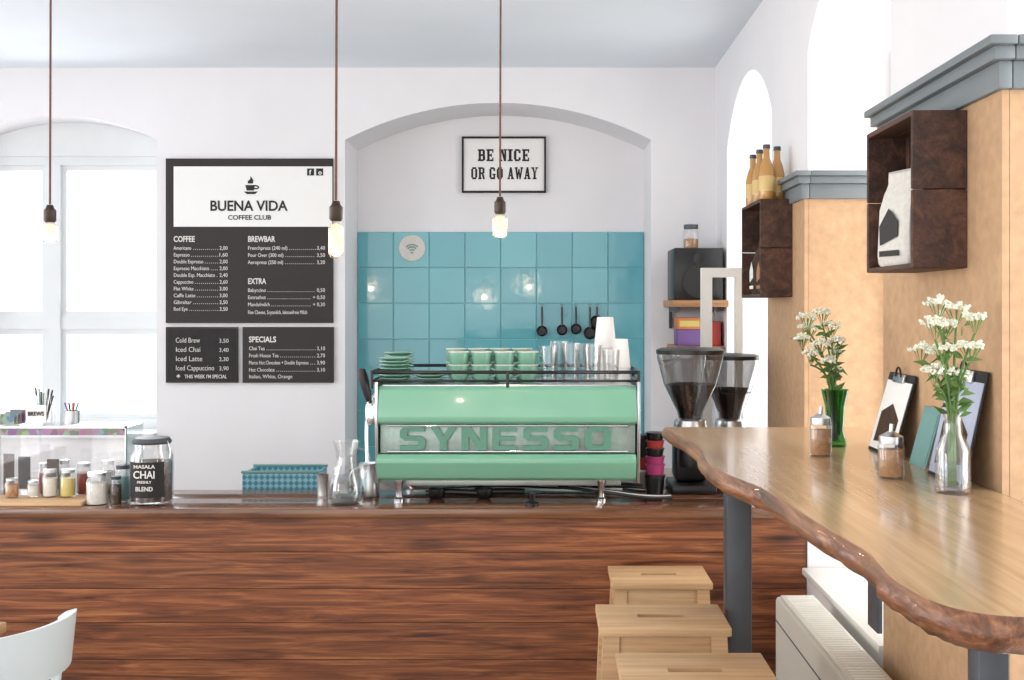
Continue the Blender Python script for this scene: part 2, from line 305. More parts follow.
# poster
D=DN-.001; x0,x1=PX(462,D),PX(546,D); z0,z1=PZ(193,D),PZ(137,D)
g=grp('framed_poster',((x0+x1)/2,D,z0)); f=.011
boxes('frame',[(x0,x1,D-.022,D,z0,z0+f),(x0,x1,D-.022,D,z1-f,z1),(x0,x0+f,D-.022,D,z0+f,z1-f),(x1-f,x1,D-.022,D,z0+f,z1-f)],M['ink'],g)
box('print',x0+f,x1-f,D-.012,D-.001,z0+f,z1-f,M['paper'],g)
def slabglyph(ch):
    R=lambda a,b_,c_,d_:[(a,b_),(c_,b_),(c_,d_),(a,d_)]
    G={'B':[R(1,0,4,14),R(0,0,7.5,2.2),R(0,11.8,7.5,14),R(3,6,7.5,8.2),R(6.3,1,9.3,7),R(6.1,7.2,9,13)],
       'E':[R(1,0,4,14),R(0,0,9,2),R(0,12,9,14),R(3,6,6.5,8),R(7.4,0,9,4.2),R(7.4,9.8,9,14),R(5.6,4.9,6.9,9.1)],
       'N':[R(1,0,3.2,14),R(7,0,9.2,14),R(0,0,4.4,1.6),R(0,12.4,3.5,14),R(5.8,12.4,10.2,14),[(2,14),(5,14),(9.2,0),(6.4,0)]],
       'I':[R(1.6,0,5,14),R(0,0,6.6,1.8),R(0,12.2,6.6,14)],
       'C':[R(.5,2,3.6,12),R(1.8,0,7.5,2.2),R(1.8,11.8,7.5,14),R(6.4,1,9,4.6),R(6.4,9.4,9,13)],
       'O':[R(.5,2,3.6,12),R(6.4,2,9.5,12),R(2,0,8,2.2),R(2,11.8,8,14)],
       'R':[R(1,0,4,14),R(0,0,5,1.8),R(0,12,7.5,14),R(3,6,7.5,8),R(6.2,7,9.2,13),[(5,7),(7.8,7),(9.9,0),(7,0)]],
       'G':[R(.5,2,3.6,12),R(1.8,0,7.5,2.2),R(1.8,11.8,7.5,14),R(6.4,9.4,9,13),R(6.4,0,9,6.4),R(5,4.8,9.8,6.4)],
       'A':[[(1,0),(3.2,0),(6,14),(4,14)],[(6.2,0),(9.2,0),(6.6,14),(3.8,14)],R(2.4,3.4,7.6,5.2),R(0,0,4,1.6),R(5.6,0,10.2,1.6)],
       'W':[[(.6,14),(3.6,14),(5,0),(3,0)],[(3,0),(5,0),(7.2,12),(5.4,12)],[(5.4,12),(7.2,12),(9,0),(7,0)],[(7,0),(9,0),(12,14),(9.6,14)],R(0,12.4,4.6,14),R(8.4,12.4,12.6,14)],
       'Y':[[(.8,14),(3.8,14),(6,6),(4,6)],[(4.6,6),(6,6),(9.2,14),(7.4,14)],R(3.4,0,6.6,7),R(2,0,8,1.6),R(0,12.4,4.6,14),R(6.4,12.4,10.2,14)]}
    W={'I':6.6,'W':12.6}
    return G[ch],W.get(ch,10)
def slabline(nm,body,pxa,pxb,pyt,pyb):
    tot=0; its=[]
    for ch in body:
        if ch==' ': tot+=5; continue
        gl,wd_=slabglyph(ch); its.append((gl,tot)); tot+=wd_+1.0
    tot-=1; sx=(PX(pxb,D)-PX(pxa,D))/tot; sz=(PZ(pyt,D)-PZ(pyb,D))/14; bm=bmesh.new(); k=0
    for gl,o_ in its:
        for poly in gl:
            k+=1; yy=D-.0135-.00002*(k%9)
            bm.faces.new([bm.verts.new((PX(pxa,D)+(o_+a)*sx,yy,PZ(pyb,D)+b_*sz)) for a,b_ in poly])
    fin(nm,bm,M['ink'],g)
slabline('line_1','BE NICE',478,530,149.5,161.5); slabline('line_2','OR GO AWAY',471,538,167.5,179.5)
# ---------------- menu boards
D=DB-.001
def mb(name,pa,pb,ya,yb,mat,parent,yy=.02,thick=.02): return box(name,PX(pa,D),PX(pb,D),D-yy,D-yy+thick,PZ(yb,D),PZ(ya,D),mat,parent)
g=grp('menu_board',P(250,322,D))
mb('panel',167,333.5,159,323,M['board'],g)
mb('white_header',175,333,167,227,M['paper'],g,.022,.003)
def T(body,px,py,capx,mat=M['lettering'],wpx=None,al='LEFT',b_=.02,par=None):
    text('lettering',body,(PX(px,D),D-.0235,PZ(py,D)),capx*D/F,mat,par or g,width=(wpx*D/F if wpx else None),align=al,bold=b_)
T('BUENA VIDA',211,211,10,M['ink'],77,b_=.03); T('COFFEE CLUB',229,220,4.6,M['ink'],43)
cz=PZ(188,D); cx=PX(252,D); s=D/F
prism('logo_cup',[(cx-5.5*s,cz+2.5*s),(cx+4*s,cz+2.5*s),(cx+3*s,cz-3*s),(cx-4*s,cz-3*s)],D-.0245,D-.022,M['ink'],g,axis='Y')
tube('logo_handle',[(cx+4*s,D-.023,cz+2*s),(cx+8*s,D-.023,cz+1.5*s),(cx+7*s,D-.023,cz-1.5*s),(cx+3.5*s,D-.023,cz-1*s)],.0035,M['ink'],g)
prism('logo_saucer',[(cx-7*s,cz-4*s),(cx+7*s,cz-4*s),(cx+4*s,cz-6.5*s),(cx-4*s,cz-6.5*s)],D-.0245,D-.022,M['ink'],g,axis='Y')
prism('logo_flame',[(cx-3*s,cz+4*s),(cx+2*s,cz+4*s),(cx+2.5*s,cz+7*s),(cx-.2*s,cz+11.5*s),(cx-.8*s,cz+8*s),(cx-3*s,cz+6.5*s)],D-.0245,D-.022,M['ink'],g,axis='Y')
for p_,ch in ((308,'f'),(317,'o')):
    prism('icon',[(PX(p_,D),PZ(176,D)),(PX(p_+7,D),PZ(176,D)),(PX(p_+7,D),PZ(169,D)),(PX(p_,D),PZ(169,D))],D-.0235,D-.022,M['ink'],g,axis='Y')
    text('icon_letter',ch,(PX(p_+2.2,D),D-.0245,PZ(175,D)),4.5*D/F,M['paper'],g,bold=.03)
T('COFFEE',175,242,5.6,b_=.03,wpx=21)
def row(px,pxe,py,a,p,k=1.95):
    T(a,px,py,3.7,wpx=len(a)*k,b_=.0); 
    if p: T(p,pxe,py,3.7,al='RIGHT',wpx=len(p)*2.0,b_=.0)
    x0_=px+len(a)*k+2; x1_=pxe-len(p)*2.0-2
    if p and x1_>x0_:
        boxes('leader_dots',[(PX(x0_+i*2,D),PX(x0_+i*2+.6,D),D-.0225,D-.0195,PZ(py,D),PZ(py-.6,D)) for i in range(int((x1_-x0_)/2)+1)],M['lettering'],g)
for i,(a,p) in enumerate([('Americano','2,00'),('Espresso','1,60'),('Double Espresso','2,00'),('Espresso Macchiato','2,00'),('Double Esp. Macchiato','2,40'),('Cappuccino','2,60'),('Flat White','3,00'),('Caffe Latte','3,00'),('Gibraltar','2,50'),('Red Eye','3,50')]): row(175,229,250+i*6.75,a,p)
T('BREWBAR',249,242,5.6,b_=.03,wpx=27)
for i,(a,p) in enumerate([('Frenchpress (240 ml)','3,40'),('Pour Over (300 ml)','3,50'),('Aeropress (250 ml)','3,20')]): row(249,326,250+i*7.1,a,p)
T('EXTRA',249,284,5.6,b_=.03,wpx=18)
for i,(a,p) in enumerate([('Babyccino','0,50'),('Extrashot','+ 0,50'),('Mandelmilch','+ 0,30')]): row(249,326,292+i*7.1,a,p)
row(249,326,314,'Fine Cheese, Soyamilch, laktosefreie Milch','',1.4)
g=grp('specials_board',P(288,382,D)); mb('panel',243.5,334,327,382.5,M['board'],g)
T('SPECIALS',250,342,5.6,b_=.03,wpx=27)
for i,(a,p) in enumerate([('Chai Tea','3,10'),('Fresh House Tea','2,70'),('Marco Hot Chocolate + Double Espresso','3,90'),('Hot Chocolate','3,10')]): row(250,326,350+i*7.1,a,p,1.6 if len(a)>25 else 1.95)
row(250,326,378,'Italian, White, Orange','')
g=grp('chalkboard_menu',P(202,382,D)); mb('panel',167,238.5,327,382.5,M['board'],g); mb('slate',169,236.5,329,380.5,M['chalk'],g,.0215,.003)
for i,a in enumerate(['Cold Brew','Iced Chai','Iced Latte','Iced Cappuccino']):
    T(a,177,342.5+i*9.2,5,wpx=[24,24,26,38][i],b_=-0.01)
    T(['3,50','3,40','2,30','3,90'][i],230,342.5+i*9.2,4,al='RIGHT',b_=-.01)
T("THIS WEEK I'M SPECIAL",186,378,3.6,wpx=42,b_=.01)
lathe('chalk_mark',[(0,-.012),(.012,0),(0,.012)],(PX(180,D),D-.024,PZ(376,D)),M['lettering'],g,8)
# ---------------- COUNTER
g=grp('bar_counter',(0,3.85,0))
ZC=.95; XE=XW-.003
bm=bmesh.new(); z=ZC-.035
rows=[.122,.128,.12,.13,.124,.126,.165]
for ri,h in enumerate(rows):
    zb=max(0.0,z-h)
    addbox(bm,-3.2,XE,3.86,3.885,zb+.0008,z-.0008,.0014,seg=1); z=zb
fin('front_planks',bm,M['counter'],g)
bm=bmesh.new(); addbox(bm,-3.2,XE,3.835,4.04,ZC-.035,ZC,.005); addbox(bm,-3.2,XE,4.043,4.235,ZC-.035,ZC,.003); addbox(bm,-.85,XE,4.238,4.80,ZC-.035,ZC,.003)
fin('top_boards',bm,M['ctop'],g,True)
boxes('carcass',[(-3.18,XE,3.887,4.2,0,ZC-.036),(-.83,XE,4.201,4.75,0,ZC-.036)],M['blackm'],g)
g=grp('back_workbench',(-2,4.6,0)); box('bench_body',-3.2,-.9,4.30,4.78,0,.77,M['white'],g,.004); box('bench_top',-3.2,-.9,4.27,4.80,.77,.80,M['steel'],g,.004)
# ---------------- ESPRESSO MACHINE
g=grp('espresso_machine',(-.13,4.15,ZC))
mx0,mx1=PX(378,3.93),PX(637,3.93)
box('chassis',mx0+.02,mx1-.02,3.99,4.42,1.03,1.36,M['steelplate'],g,.01)
box('drip_tray',mx0+.05,mx1-.05,4.02,4.44,1.0,1.03,M['steelplate'],g,.006)
prism('upper_rear_panel',[(3.995,1.372),(3.955,1.368),(3.94,1.355),(3.922,1.262),(3.924,1.243),(3.94,1.233),(3.995,1.233)],mx0,mx1,M['mint'],g,bev=.003)
prism('lower_rear_panel',[(3.995,1.128),(3.945,1.125),(3.926,1.11),(3.926,1.095),(3.948,1.04),(3.965,1.028),(3.995,1.028)],mx0-.006,mx1-.002,M['mint'],g,bev=.003)
box('name_plate',mx0+.004,mx1-.004,3.958,3.995,1.128,1.233,M['nameplate'],g,.002)
for zz in (1.135,1.227): tube('chrome_rail',[(mx0+.03,3.950,zz),(mx1-.03,3.950,zz)],.004,M['chrome'],g,False)
def blockline(body,xa,xb,zb,zt_,y0,y1,mat):
    Sp=[(0,0),(0,2.5),(7.2,2.5),(7.2,5),(2,5),(0,6.8),(0,10.6),(1.8,12.4),(9.6,12.4),(9.6,9.9),(2.8,9.9),(2.8,7.5),(8.2,7.5),(10,5.7),(10,1.8),(8.2,0)]
    Ep=[(1.2,0),(0,1.2),(0,11.2),(1.2,12.4),(9.6,12.4),(9.6,9.9),(2.8,9.9),(2.8,7.4),(9,7.4),(9,5),(2.8,5),(2.8,2.5),(9.6,2.5),(9.6,0)]
    Np=[(0,0),(0,12.4),(3.4,12.4),(7.2,5),(7.2,12.4),(10,12.4),(10,0),(6.6,0),(2.8,7.4),(2.8,0)]
    Yp=[(3.6,0),(3.6,4.6),(-.2,12.4),(3,12.4),(5,7.6),(7,12.4),(10.2,12.4),(6.4,4.6),(6.4,0)]
    O1=[(2,0),(0,2),(0,10.4),(2,12.4),(5.2,12.4),(5.2,9.9),(3.4,9.9),(2.8,9.3),(2.8,3.1),(3.4,2.5),(5.2,2.5),(5.2,0)]
    O2=[(10.4-a,b_) for a,b_ in O1]
    G={'S':[Sp],'N':[Np],'E':[Ep],'O':[O1,O2],'Y':[Yp]}
    n=len(body); W=12.2*(n-1)+10.4; sx=(xb-xa)/W; sz=(zt_-zb)/12.4; bm=bmesh.new()
    for i,ch in enumerate(body):
        for pl in G[ch]:
            A=[bm.verts.new((xa+(i*12.2+a)*sx,y0,zb+b_*sz)) for a,b_ in pl]; B=[bm.verts.new((v.co.x,y1,v.co.z)) for v in A]
            bm.faces.new(A); bm.faces.new(B[::-1]); m_=len(pl)
            for j in range(m_): bm.faces.new((A[j],A[(j+1)%m_],B[(j+1)%m_],B[j]))
    return fin('name_lettering',bm,mat,g)
blockline('SYNESSO',PX(400,3.95),PX(611,3.95),1.140,1.224,3.944,3.958,M['mintdark'])
for s_,xx in (('left',mx0-.012),('right',mx1+.002)):
    prism('side_panel_'+s_,[(3.935,1.385),(3.93,1.25),(3.95,1.02),(4.42,1.02),(4.46,1.2),(4.40,1.40),(4.2,1.39)],xx,xx+.010,M['steel'],g,bev=.002)
box('cup_tray',mx0+.01,mx1-.01,3.965,4.42,1.36,1.374,M['steel'],g,.003)
ra=[(mx0-.026,3.955),(mx1+.008,3.955),(mx1+.008,4.43),(mx0-.026,4.43)]
for zz,rr in ((1.419,.0065),(1.388,.0045)):
    tube('cup_rail',[(a,b_,zz) for a,b_ in ra],rr,M['black'],g,False,True)
for a,b_ in ra+[((mx0+mx1)/2,3.955)]+[(mx0-.026,4.2),(mx1+.008,4.2)]:
    tube('rail_post',[(a,b_,1.36),(a,b_,1.425)],.006,M['black'],g,False)
for xx in (PX(398,3.97),PX(602,3.97)):
    for yy in (4.0,4.36):
        lathe('leg',[(0,0),(.020,0),(.020,.008),(.013,.014),(.013,.06),(.017,.066),(.017,.09),(0,.09)],(xx,yy,ZC),M['chrome'],g,20)
for k in range(3):
    xx=-.42+.29*k
    lathe('group_head_%d'%(k+1),[(0,0),(.035,0),(.037,.04),(.03,.06),(.03,.10),(0,.10)],(xx,4.50,1.10),M['chrome'],g,20)
    tube('portafilter_handle_%d'%(k+1),[(xx,4.53,1.11),(xx,4.66,1.10)],.014,M['black'],g,False)
    box('group_arm_%d'%(k+1),xx-.03,xx+.03,4.40,4.50,1.14,1.22,M['chrome'],g,.006)
tube('steam_wand',[(-.635,4.18,1.33),(-.665,4.16,1.31),(-.675,4.15,1.2),(-.665,4.12,1.06),(-.66,4.10,1.0)],.007,M['chrome'],g)
tube('steam_arm',[(-.60,4.2,1.30),(-.64,4.18,1.33)],.012,M['chrome'],g,False)
bm=bmesh.new(); addlathe(bm,[(0,0),(.010,.002),(.016,.03),(.019,.09),(.015,.125),(0,.13)],(0,0,0),16)
o=fin('steam_lever',bm,M['black'],g,True); o.location=(-.655,4.10,1.30); o.rotation_euler=(0,math.radians(-14),0)
lathe('steam_joint',[(0,0),(.022,0),(.026,.02),(.024,.07),(.014,.09),(0,.09)],(-.648,4.12,1.215),M['chrome'],g,20)
c=(PX(369,4.1),4.08,ZC); g=grp('milk_pitcher',c)
lathe('body',[(0,0),(.040,0),(.043,.01),(.040,.06),(.032,.10),(.036,.125),(.034,.125),(.030,.10),(.037,.06),(.039,.012),(0,.01)],c,M['steel'],g)
tube('handle',[(c[0]-.033,c[1],c[2]+.11),(c[0]-.065,c[1],c[2]+.1),(c[0]-.066,c[1],c[2]+.04),(c[0]-.04,c[1],c[2]+.03)],.004,M['steel'],g)
# ---------------- cups on machine
ZT=1.375
def cup(name,x,y,z,mat,n=1,r=.041,h=.062,inv=False):
    g=grp(name,(x,y,z))
    for k in range(n):
        zz=z+k*h*.72
        lathe('cup_body_%d'%(k+1),[(0,0),(r*.5,0),(r*.55,.006),(r*.80,h*.28),(r*.93,h*.6),(r,h*.97),(r,h),(r*.92,h),(r*.8,h*.4),(r*.5,.01),(0,.009)],(x,y,zz),mat,g,24)
        lathe('cup_rim_%d'%(k+1),[(r*.91,h-.001),(r*.93,h+.0015),(r*.99,h+.0015),(r*1.005,h-.002)],(x,y,zz),M['salt'],g,24)
        a=random.uniform(-.5,.8)
        tube('cup_handle_%d'%(k+1),[(x+math.cos(a)*r*.85,y-math.sin(a)*r*.85,zz+h*.8),(x+math.cos(a)*r*1.5,y-math.sin(a)*r*1.5,zz+h*.75),(x+math.cos(a)*r*1.4,y-math.sin(a)*r*1.4,zz+h*.35),(x+math.cos(a)*r*.75,y-math.sin(a)*r*.75,zz+h*.3)],.0045,mat,g)
for px in (459,481.5,504.5,528): cup('coffee_cup',PX(px,4.06),4.06,ZT,M['mintc'],2,r=.040,h=.066)
for px in (456,478,500,522): cup('coffee_cup',PX(px,4.17),4.185,ZT,M['mintc'],2,r=.040,h=.070)
def saucers(x,y,n,r=.068):
    g=grp('saucer_stack',(x,y,ZT+.001)); bm=bmesh.new()
    for k in range(n):
        z0=k*.0125
        addlathe(bm,[(0,z0),(r*.5,z0),(r*.62,z0+.004),(r,z0+.014),(r,z0+.017),(r*.6,z0+.008),(0,z0+.006)],(x,y,ZT+.001),32)
    fin('saucers',bm,M['mintc'],g,True)
saucers(PX(395,4.08),4.08,7,.058); saucers(PX(430,4.08),4.08,3,.060); saucers(PX(399,4.25),4.25,8,.058)
def tumbler(x,y,z,r,h,name='drinking_glass'):
    g=grp(name,(x,y,z)); lathe('glass_body',[(0,0),(r*.78,0),(r*.8,.004),(r,h),(r*.94,h),(r*.74,.012),(0,.012)],(x,y,z),M['glass'],g,24)
for px,d,r,h in ((549,4.05,.036,.135),(571,4.06,.038,.145),(592,4.04,.036,.14),(611,4.07,.033,.12),(559,4.15,.036,.15),(583,4.15,.037,.14)): tumbler(PX(px,d),d,ZT,r,h)
def cupstack(name,x,y,z,n,mat,r=.042,h=.11,step=.022,inv=True):
    g=grp(name,(x,y,z)); bm=bmesh.new()
    for k in range(n):
        z0=k*step
        addlathe(bm,[(r,z0),(r*1.04,z0+.003),(r,z0+.008),(r*.72,z0+h),(r*.66,z0+h-.002),(0,z0+h-.004)],(x,y,z),28)
    fin('cups',bm,mat,g,True)
cupstack('paper_cup_stack',PX(606,4.2),4.26,ZT,5,M['paper'],.043,.12,.03)
cupstack('paper_cup_stack',PX(621,4.16),4.165,ZT,3,M['paper'],.036,.11,.024)
for px,bot,r in ((542,331,5.5),(562,330,5.5),(576,329,5.5),(590,333,6.5),(597,322,7)):
    Dk=DN-.035; s=Dk/F; x=PX(px,Dk); zb=PZ(bot,Dk); zt_=PZ(306,Dk)
    g=grp('hanging_coffee_scoop',(x,Dk,zt_))
    bm=bmesh.new(); addlathe(bm,[(0,-.014),(r*s*.8,-.012),(r*s,0),(r*s*.9,.002),(r*s*.7,-.008),(0,-.010)],(0,0,0),20); bmesh.ops.rotate(bm,verts=bm.verts[:],cent=(0,0,0),matrix=Matrix.Rotation(math.radians(84),3,'X')); bmesh.ops.translate(bm,verts=bm.verts[:],vec=(x,Dk,zb))
    fin('bowl',bm,M['black'],g,True)
    tube('handle',[(x,Dk+.002,zb+r*s*.8),(x,Dk+.002,zt_)],.006,M['greysteel'],g,False)
    tube('hook',[(x,DN-.016,zt_+.01),(x,Dk-.01,zt_+.008),(x,Dk-.012,zt_-.006)],.003,M['steel'],g)
# ---------------- stuff on the counter under / around machine
def portaf(px,d,rot):
    x=PX(px,d); g=grp('portafilter',(x,d,ZC))
    lathe('basket',[(0,0),(.027,0),(.033,.012),(.034,.034),(.031,.034),(.029,.008),(0,.006)],(x,d,ZC),M['black'],g)
    tube('handle',[(x+.03,d,ZC+.022),(x+.06,d,ZC+.024),(x+.15,d,ZC+.02)],.012,M['black'],g)
    g.rotation_euler=(0,0,rot)
portaf(437,4.06,-.1); portaf(484,4.06,.1)
g=grp('coffee_tamper',(PX(532,3.89),3.89,ZC)); 
lathe('puck',[(0,0),(.024,0),(.024,.012),(.010,.018),(.012,.03),(.014,.045),(.009,.052),(0,.053)],(PX(532,3.89),3.89,ZC),M['black'],g)
g=grp('cable_bundle',(.2,4.1,ZC))
for k in range(7):
    y0=4.16+.03*k; xs=[-.5+.05*k,-.2,.1,.25,.38]
    tube('cable_%d'%(k+1),[(x_,y0+random.uniform(-.03,.03),ZC+.006+(0.014 if i%2 else 0.0)) for i,x_ in enumerate(xs)],.0045,M['rubber'] if k%3 else M['white'],g)
for k in range(3):
    tube('drain_hose_%d'%(k+1),[(PX(560+10*k,4.0),4.18,ZC+.02),(PX(600,4.0),3.96+.02*k,ZC+.04),(PX(650,4.0),3.96+.025*k,ZC+.012),(PX(672,4.0),4.02+.02*k,ZC+.008)],.006,M['white'] if k==1 else M['rubber'],g)
def grinder(px,d,r,z_top,z_cone,bean):
    x=PX(px,d); g=grp('coffee_grinder',(x,d,ZC))
    box('base',x-.085,x+.085,d-.10,d+.13,ZC,ZC+.035,M['black'],g,.01)
    box('body',x-.062,x+.062,d-.02,d+.11,ZC+.035,z_cone-.03,M['black'],g,.02)
    lathe('doser',[(0,0),(.05,0),(.052,.01),(.052,.10),(.045,.11),(0,.11)],(x,d-.045,ZC+.10),M['black'],g)
    lathe('collar',[(0,0),(.062,0),(.064,.012),(.06,.035),(.045,.045),(0,.045)],(x,d+.02,z_cone-.035),M['steel'],g)
    h=z_top-z_cone
    lathe('hopper',[(.045,0),(.050,.03),(r*.80,h*.5),(r,h*.86),(r,h*.93)],(x,d+.02,z_cone),M['hopper'],g,36)
    lathe('beans_inside',[(0,0.005),(.040,.005),(.045,.03),(r*.75,h*.48),(r*(.75+.2*(bean-.48)),h*bean),(0,h*(bean+.03))],(x,d+.02,z_cone),M['beans'],g,36)
    lathe('lid',[(0,h*1.02),(r*.9,h),(r*1.03,h*.975),(r*1.03,h*.92),(r*.98,h*.92),(0,h*.93)],(x,d+.02,z_cone),M['black'],g,36)
    tube('dosing_lever',[(x+.05,d-.06,ZC+.15),(x+.085,d-.07,ZC+.15),(x+.12,d-.08,ZC+.148)],.008,M['black'],g)
grinder(691,4.22,.128,PZ(348,4.24),PZ(420,4.24),.5)
grinder(731,4.50,.115,PZ(354,4.52),PZ(420,4.52),.42)
def stack(px,d,cols_):
    x=PX(px,d); g=grp('stacked_travel_cup',(x,d,ZC)); z=ZC
    for i,(m_,h,r) in enumerate(cols_):
        lathe('cup_%d'%(i+1),[(0,0),(r*.85,0),(r,h*.85),(r*1.06,h*.86),(r*1.06,h*.97),(0,h*.97)],(x,d,z),M[m_],g); z+=h
stack(655,4.17,[('black',.07,.037),('magenta',.04,.036),('magenta',.03,.036),('black',.03,.034),('red',.03,.034),('black',.03,.034)])
stack(642,4.38,[('steel',.06,.034),('red',.05,.034),('black',.09,.034)])
g=grp('white_brew_stand',(PX(722,4.70),4.70,ZC)); a,b_=PX(701,4.70),PX(742,4.70); zt_=PZ(268,4.70)
boxes('frame',[(a,a+.045,4.68,4.72,ZC,zt_),(b_-.03,b_,4.68,4.72,ZC,zt_),(a+.045,b_-.03,4.68,4.72,zt_-.04,zt_),(a+.045,b_-.03,4.68,4.72,ZC,ZC+.02)],M['white'],g)
# shelves in the corner
g=grp('wall_shelf',(.77,5.7,1.65)); box('board',.64,XW-.002,5.5,DB-.001,1.655,1.69,M['shelfwood'],g,.003)
boxes('brackets',[(.67,.685,5.6,DB-.02,1.63,1.655),(.67,.685,DB-.02,DB-.001,1.54,1.655),(.86,.875,5.6,DB-.02,1.63,1.655),(.86,.875,DB-.02,DB-.001,1.54,1.655)],M['greysteel'],g)
g=grp('loudspeaker',(.775,5.75,1.69)); zsp=PZ(248,5.6); box('cabinet',.655,.905,5.58,5.88,1.691,zsp,M['black'],g,.006)
for (cz_,rr) in ((1.785,.085),(1.90,.03)):
    bm=bmesh.new(); addlathe(bm,[(0,.002),(rr*.35,.002),(rr*.88,.010),(rr,.010),(rr,0)],(0,0,0),28); bmesh.ops.rotate(bm,verts=bm.verts[:],cent=(0,0,0),matrix=Matrix.Rotation(math.pi/2,3,'X')); bmesh.ops.translate(bm,verts=bm.verts[:],vec=(.78,5.58,cz_)); fin('driver',bm,M['blackm'],g,True)
c=(PX(691,5.7),5.7,zsp+.001); g=grp('storage_jar',c)
lathe('glass',[(0,0),(.04,0),(.042,.01),(.042,.085),(.034,.1),(.034,.105)],c,M['glass'],g); lathe('contents',[(0,.003),(.037,.003),(.037,.05),(0,.055)],c,M['brownsugar'],g); lathe('lid',[(0,.103),(.037,.103),(.037,.125),(0,.127)],c,M['greysteel'],g)
g=grp('lower_wall_shelf',(.77,5.75,1.44)); box('board',.66,XW-.002,5.6,DB-.001,1.43,1.455,M['shelfwood'],g,.003)
g=grp('tea_box',(.78,5.7,1.456)); box('box_body',.68,.80,5.63,5.80,1.456,1.54,M['purple'],g,.003); box('box_top',.68,.80,5.63,5.80,1.541,1.60,M['orange'],g,.003); box('box_side',.801,.90,5.63,5.80,1.456,1.58,M['red'],g,.003); box('print_band',.69,.79,5.628,5.63,1.555,1.585,M['yellow'],g)
# carafe
c=(PX(346,3.93),3.93,ZC); g=grp('glass_carafe',c)
lathe('body',[(0,0),(.050,0),(.058,.008),(.066,.04),(.060,.085),(.042,.13),(.034,.16),(.036,.19),(.046,.225),(.044,.225),(.033,.19),(.031,.16),(.039,.13),(.057,.084),(.063,.04),(.055,.012),(0,.008)],c,M['glass'],g,36)
lathe('water',[(0,.01),(.054,.013),(.062,.04),(.056,.084),(.048,.10),(0,.10)],c,M['water'],g,36)
tube('handle',[(c[0]+.036,c[1],c[2]+.20),(c[0]+.075,c[1],c[2]+.20),(c[0]+.088,c[1],c[2]+.14),(c[0]+.062,c[1],c[2]+.085)],.0055,M['glass'],g)
c=(PX(323,4.12),4.12,ZC); g=grp('steel_canister',c); lathe('body',[(0,0),(.02,0),(.02,.075),(.022,.08),(0,.082)],c,M['steel'],g)
g=grp('storage_basket',(-1.08,4.5,.80)); xa,xb=PX(243,4.45),PX(318,4.45); zt_=PZ(473,4.45); zb_=.801
boxes('walls',[(xa,xb,4.44,4.45,zb_,zt_),(xa,xb,4.62,4.63,zb_,zt_),(xa,xa+.01,4.45,4.62,zb_,zt_),(xb-.01,xb,4.45,4.62,zb_,zt_),(xa+.01,xb-.01,4.45,4.62,zb_,.81)],M['pattern'],g)
boxes('rim',[(xa-.005,xb+.005,4.435,4.45,zt_,zt_+.01),(xa-.005,xb+.005,4.62,4.635,zt_,zt_+.01)],M['teal'],g,.003)
# chai jar
c=(PX(152,3.95),3.95,ZC); g=grp('spice_storage_jar',c)
lathe('glass',[(0,0),(.068,0),(.075,.01),(.075,.17),(.062,.195),(.060,.215),(.057,.215),(.059,.19),(.071,.168),(.071,.012),(0,.008)],c,M['glass'],g,36)
lathe('contents',[(0,.01),(.069,.012),(.069,.15),(0,.155)],c,M['spice'],g,36)
lathe('lid',[(0,.215),(.066,.215),(.068,.222),(.060,.235),(0,.24)],c,M['greysteel'],g,36)
bm=bmesh.new(); aa=[math.radians(-90-52+104*i/16) for i in range(17)]
v0=[bm.verts.new((c[0]+.0765*math.cos(a),c[1]+.0765*math.sin(a),c[2]+.03)) for a in aa]; v1=[bm.verts.new((v.co.x,v.co.y,c[2]+.155)) for v in v0]
for i in range(16): bm.faces.new((v0[i],v0[i+1],v1[i+1],v1[i]))
fin('label',bm,M['ink'],g,True)
for i,(t_,cp,wd) in enumerate((('MASALA',.012,.075),('CHAI',.026,.075),('FRESHLY',.009,.05),('BLEND',.015,.06))):
    text('label_lettering',t_,(c[0],c[1]-.0785,c[2]+[.135,.100,.082,.055][i]),cp,M['lettering'],g,width=wd,align='CENTER',bold=.02)
tube('wire_clasp',[(c[0]+.062,c[1]-.02,c[2]+.225),(c[0]+.082,c[1]-.03,c[2]+.19),(c[0]+.074,c[1]-.03,c[2]+.165)],.0025,M['chrome'],g)
# ---------------- left counter clutter
g=grp('serving_board',(-1.78,3.98,ZC)); box('board',PX(-40,3.9),PX(84,3.9),3.875,4.03,ZC,ZC+.016,M['birch'],g,.004)
xa,xb=PX(4,4.1),PX(131,4.1); y0,y1=4.055,4.225; zt_=PZ(428,4.06)
g=grp('glass_display_case',((xa+xb)/2,4.14,ZC))
boxes('glass_panels',[(xa,xb,y0,y0+.004,ZC,zt_),(xa,xb,y1-.004,y1,ZC,zt_),(xa,xa+.004,y0,y1,ZC,zt_),(xb-.004,xb,y0,y1,ZC,zt_)],M['glass'],g)
box('glass_shelf',xa,xb,y0,y1,zt_,zt_+.006,M['glass'],g)
box('card_strip',xa+.01,xb-.005,y0-.003,y0-.001,zt_-.026,zt_-.002,M['cards'],g)
boxes('edges',[(xa,xa+.006,y0-.003,y0+.006,ZC,zt_+.008),(xb-.006,xb,y0-.003,y0+.006,ZC,zt_+.008),(xa,xb,y0-.003,y0+.004,zt_,zt_+.008)],M['steel'],g)
box('price_card',PX(22,4.1),PX(34,4.1),4.07,4.072,ZC+.03,ZC+.15,M['ink'],g)
box('leaflet_card',xa+.01,xa+.05,4.075,4.077,ZC,ZC+.16,M['spice'],g)
box('leaflet_card_2',PX(50,4.1),PX(62,4.1),4.075,4.077,ZC+.03,ZC+.14,M['spice'],g)
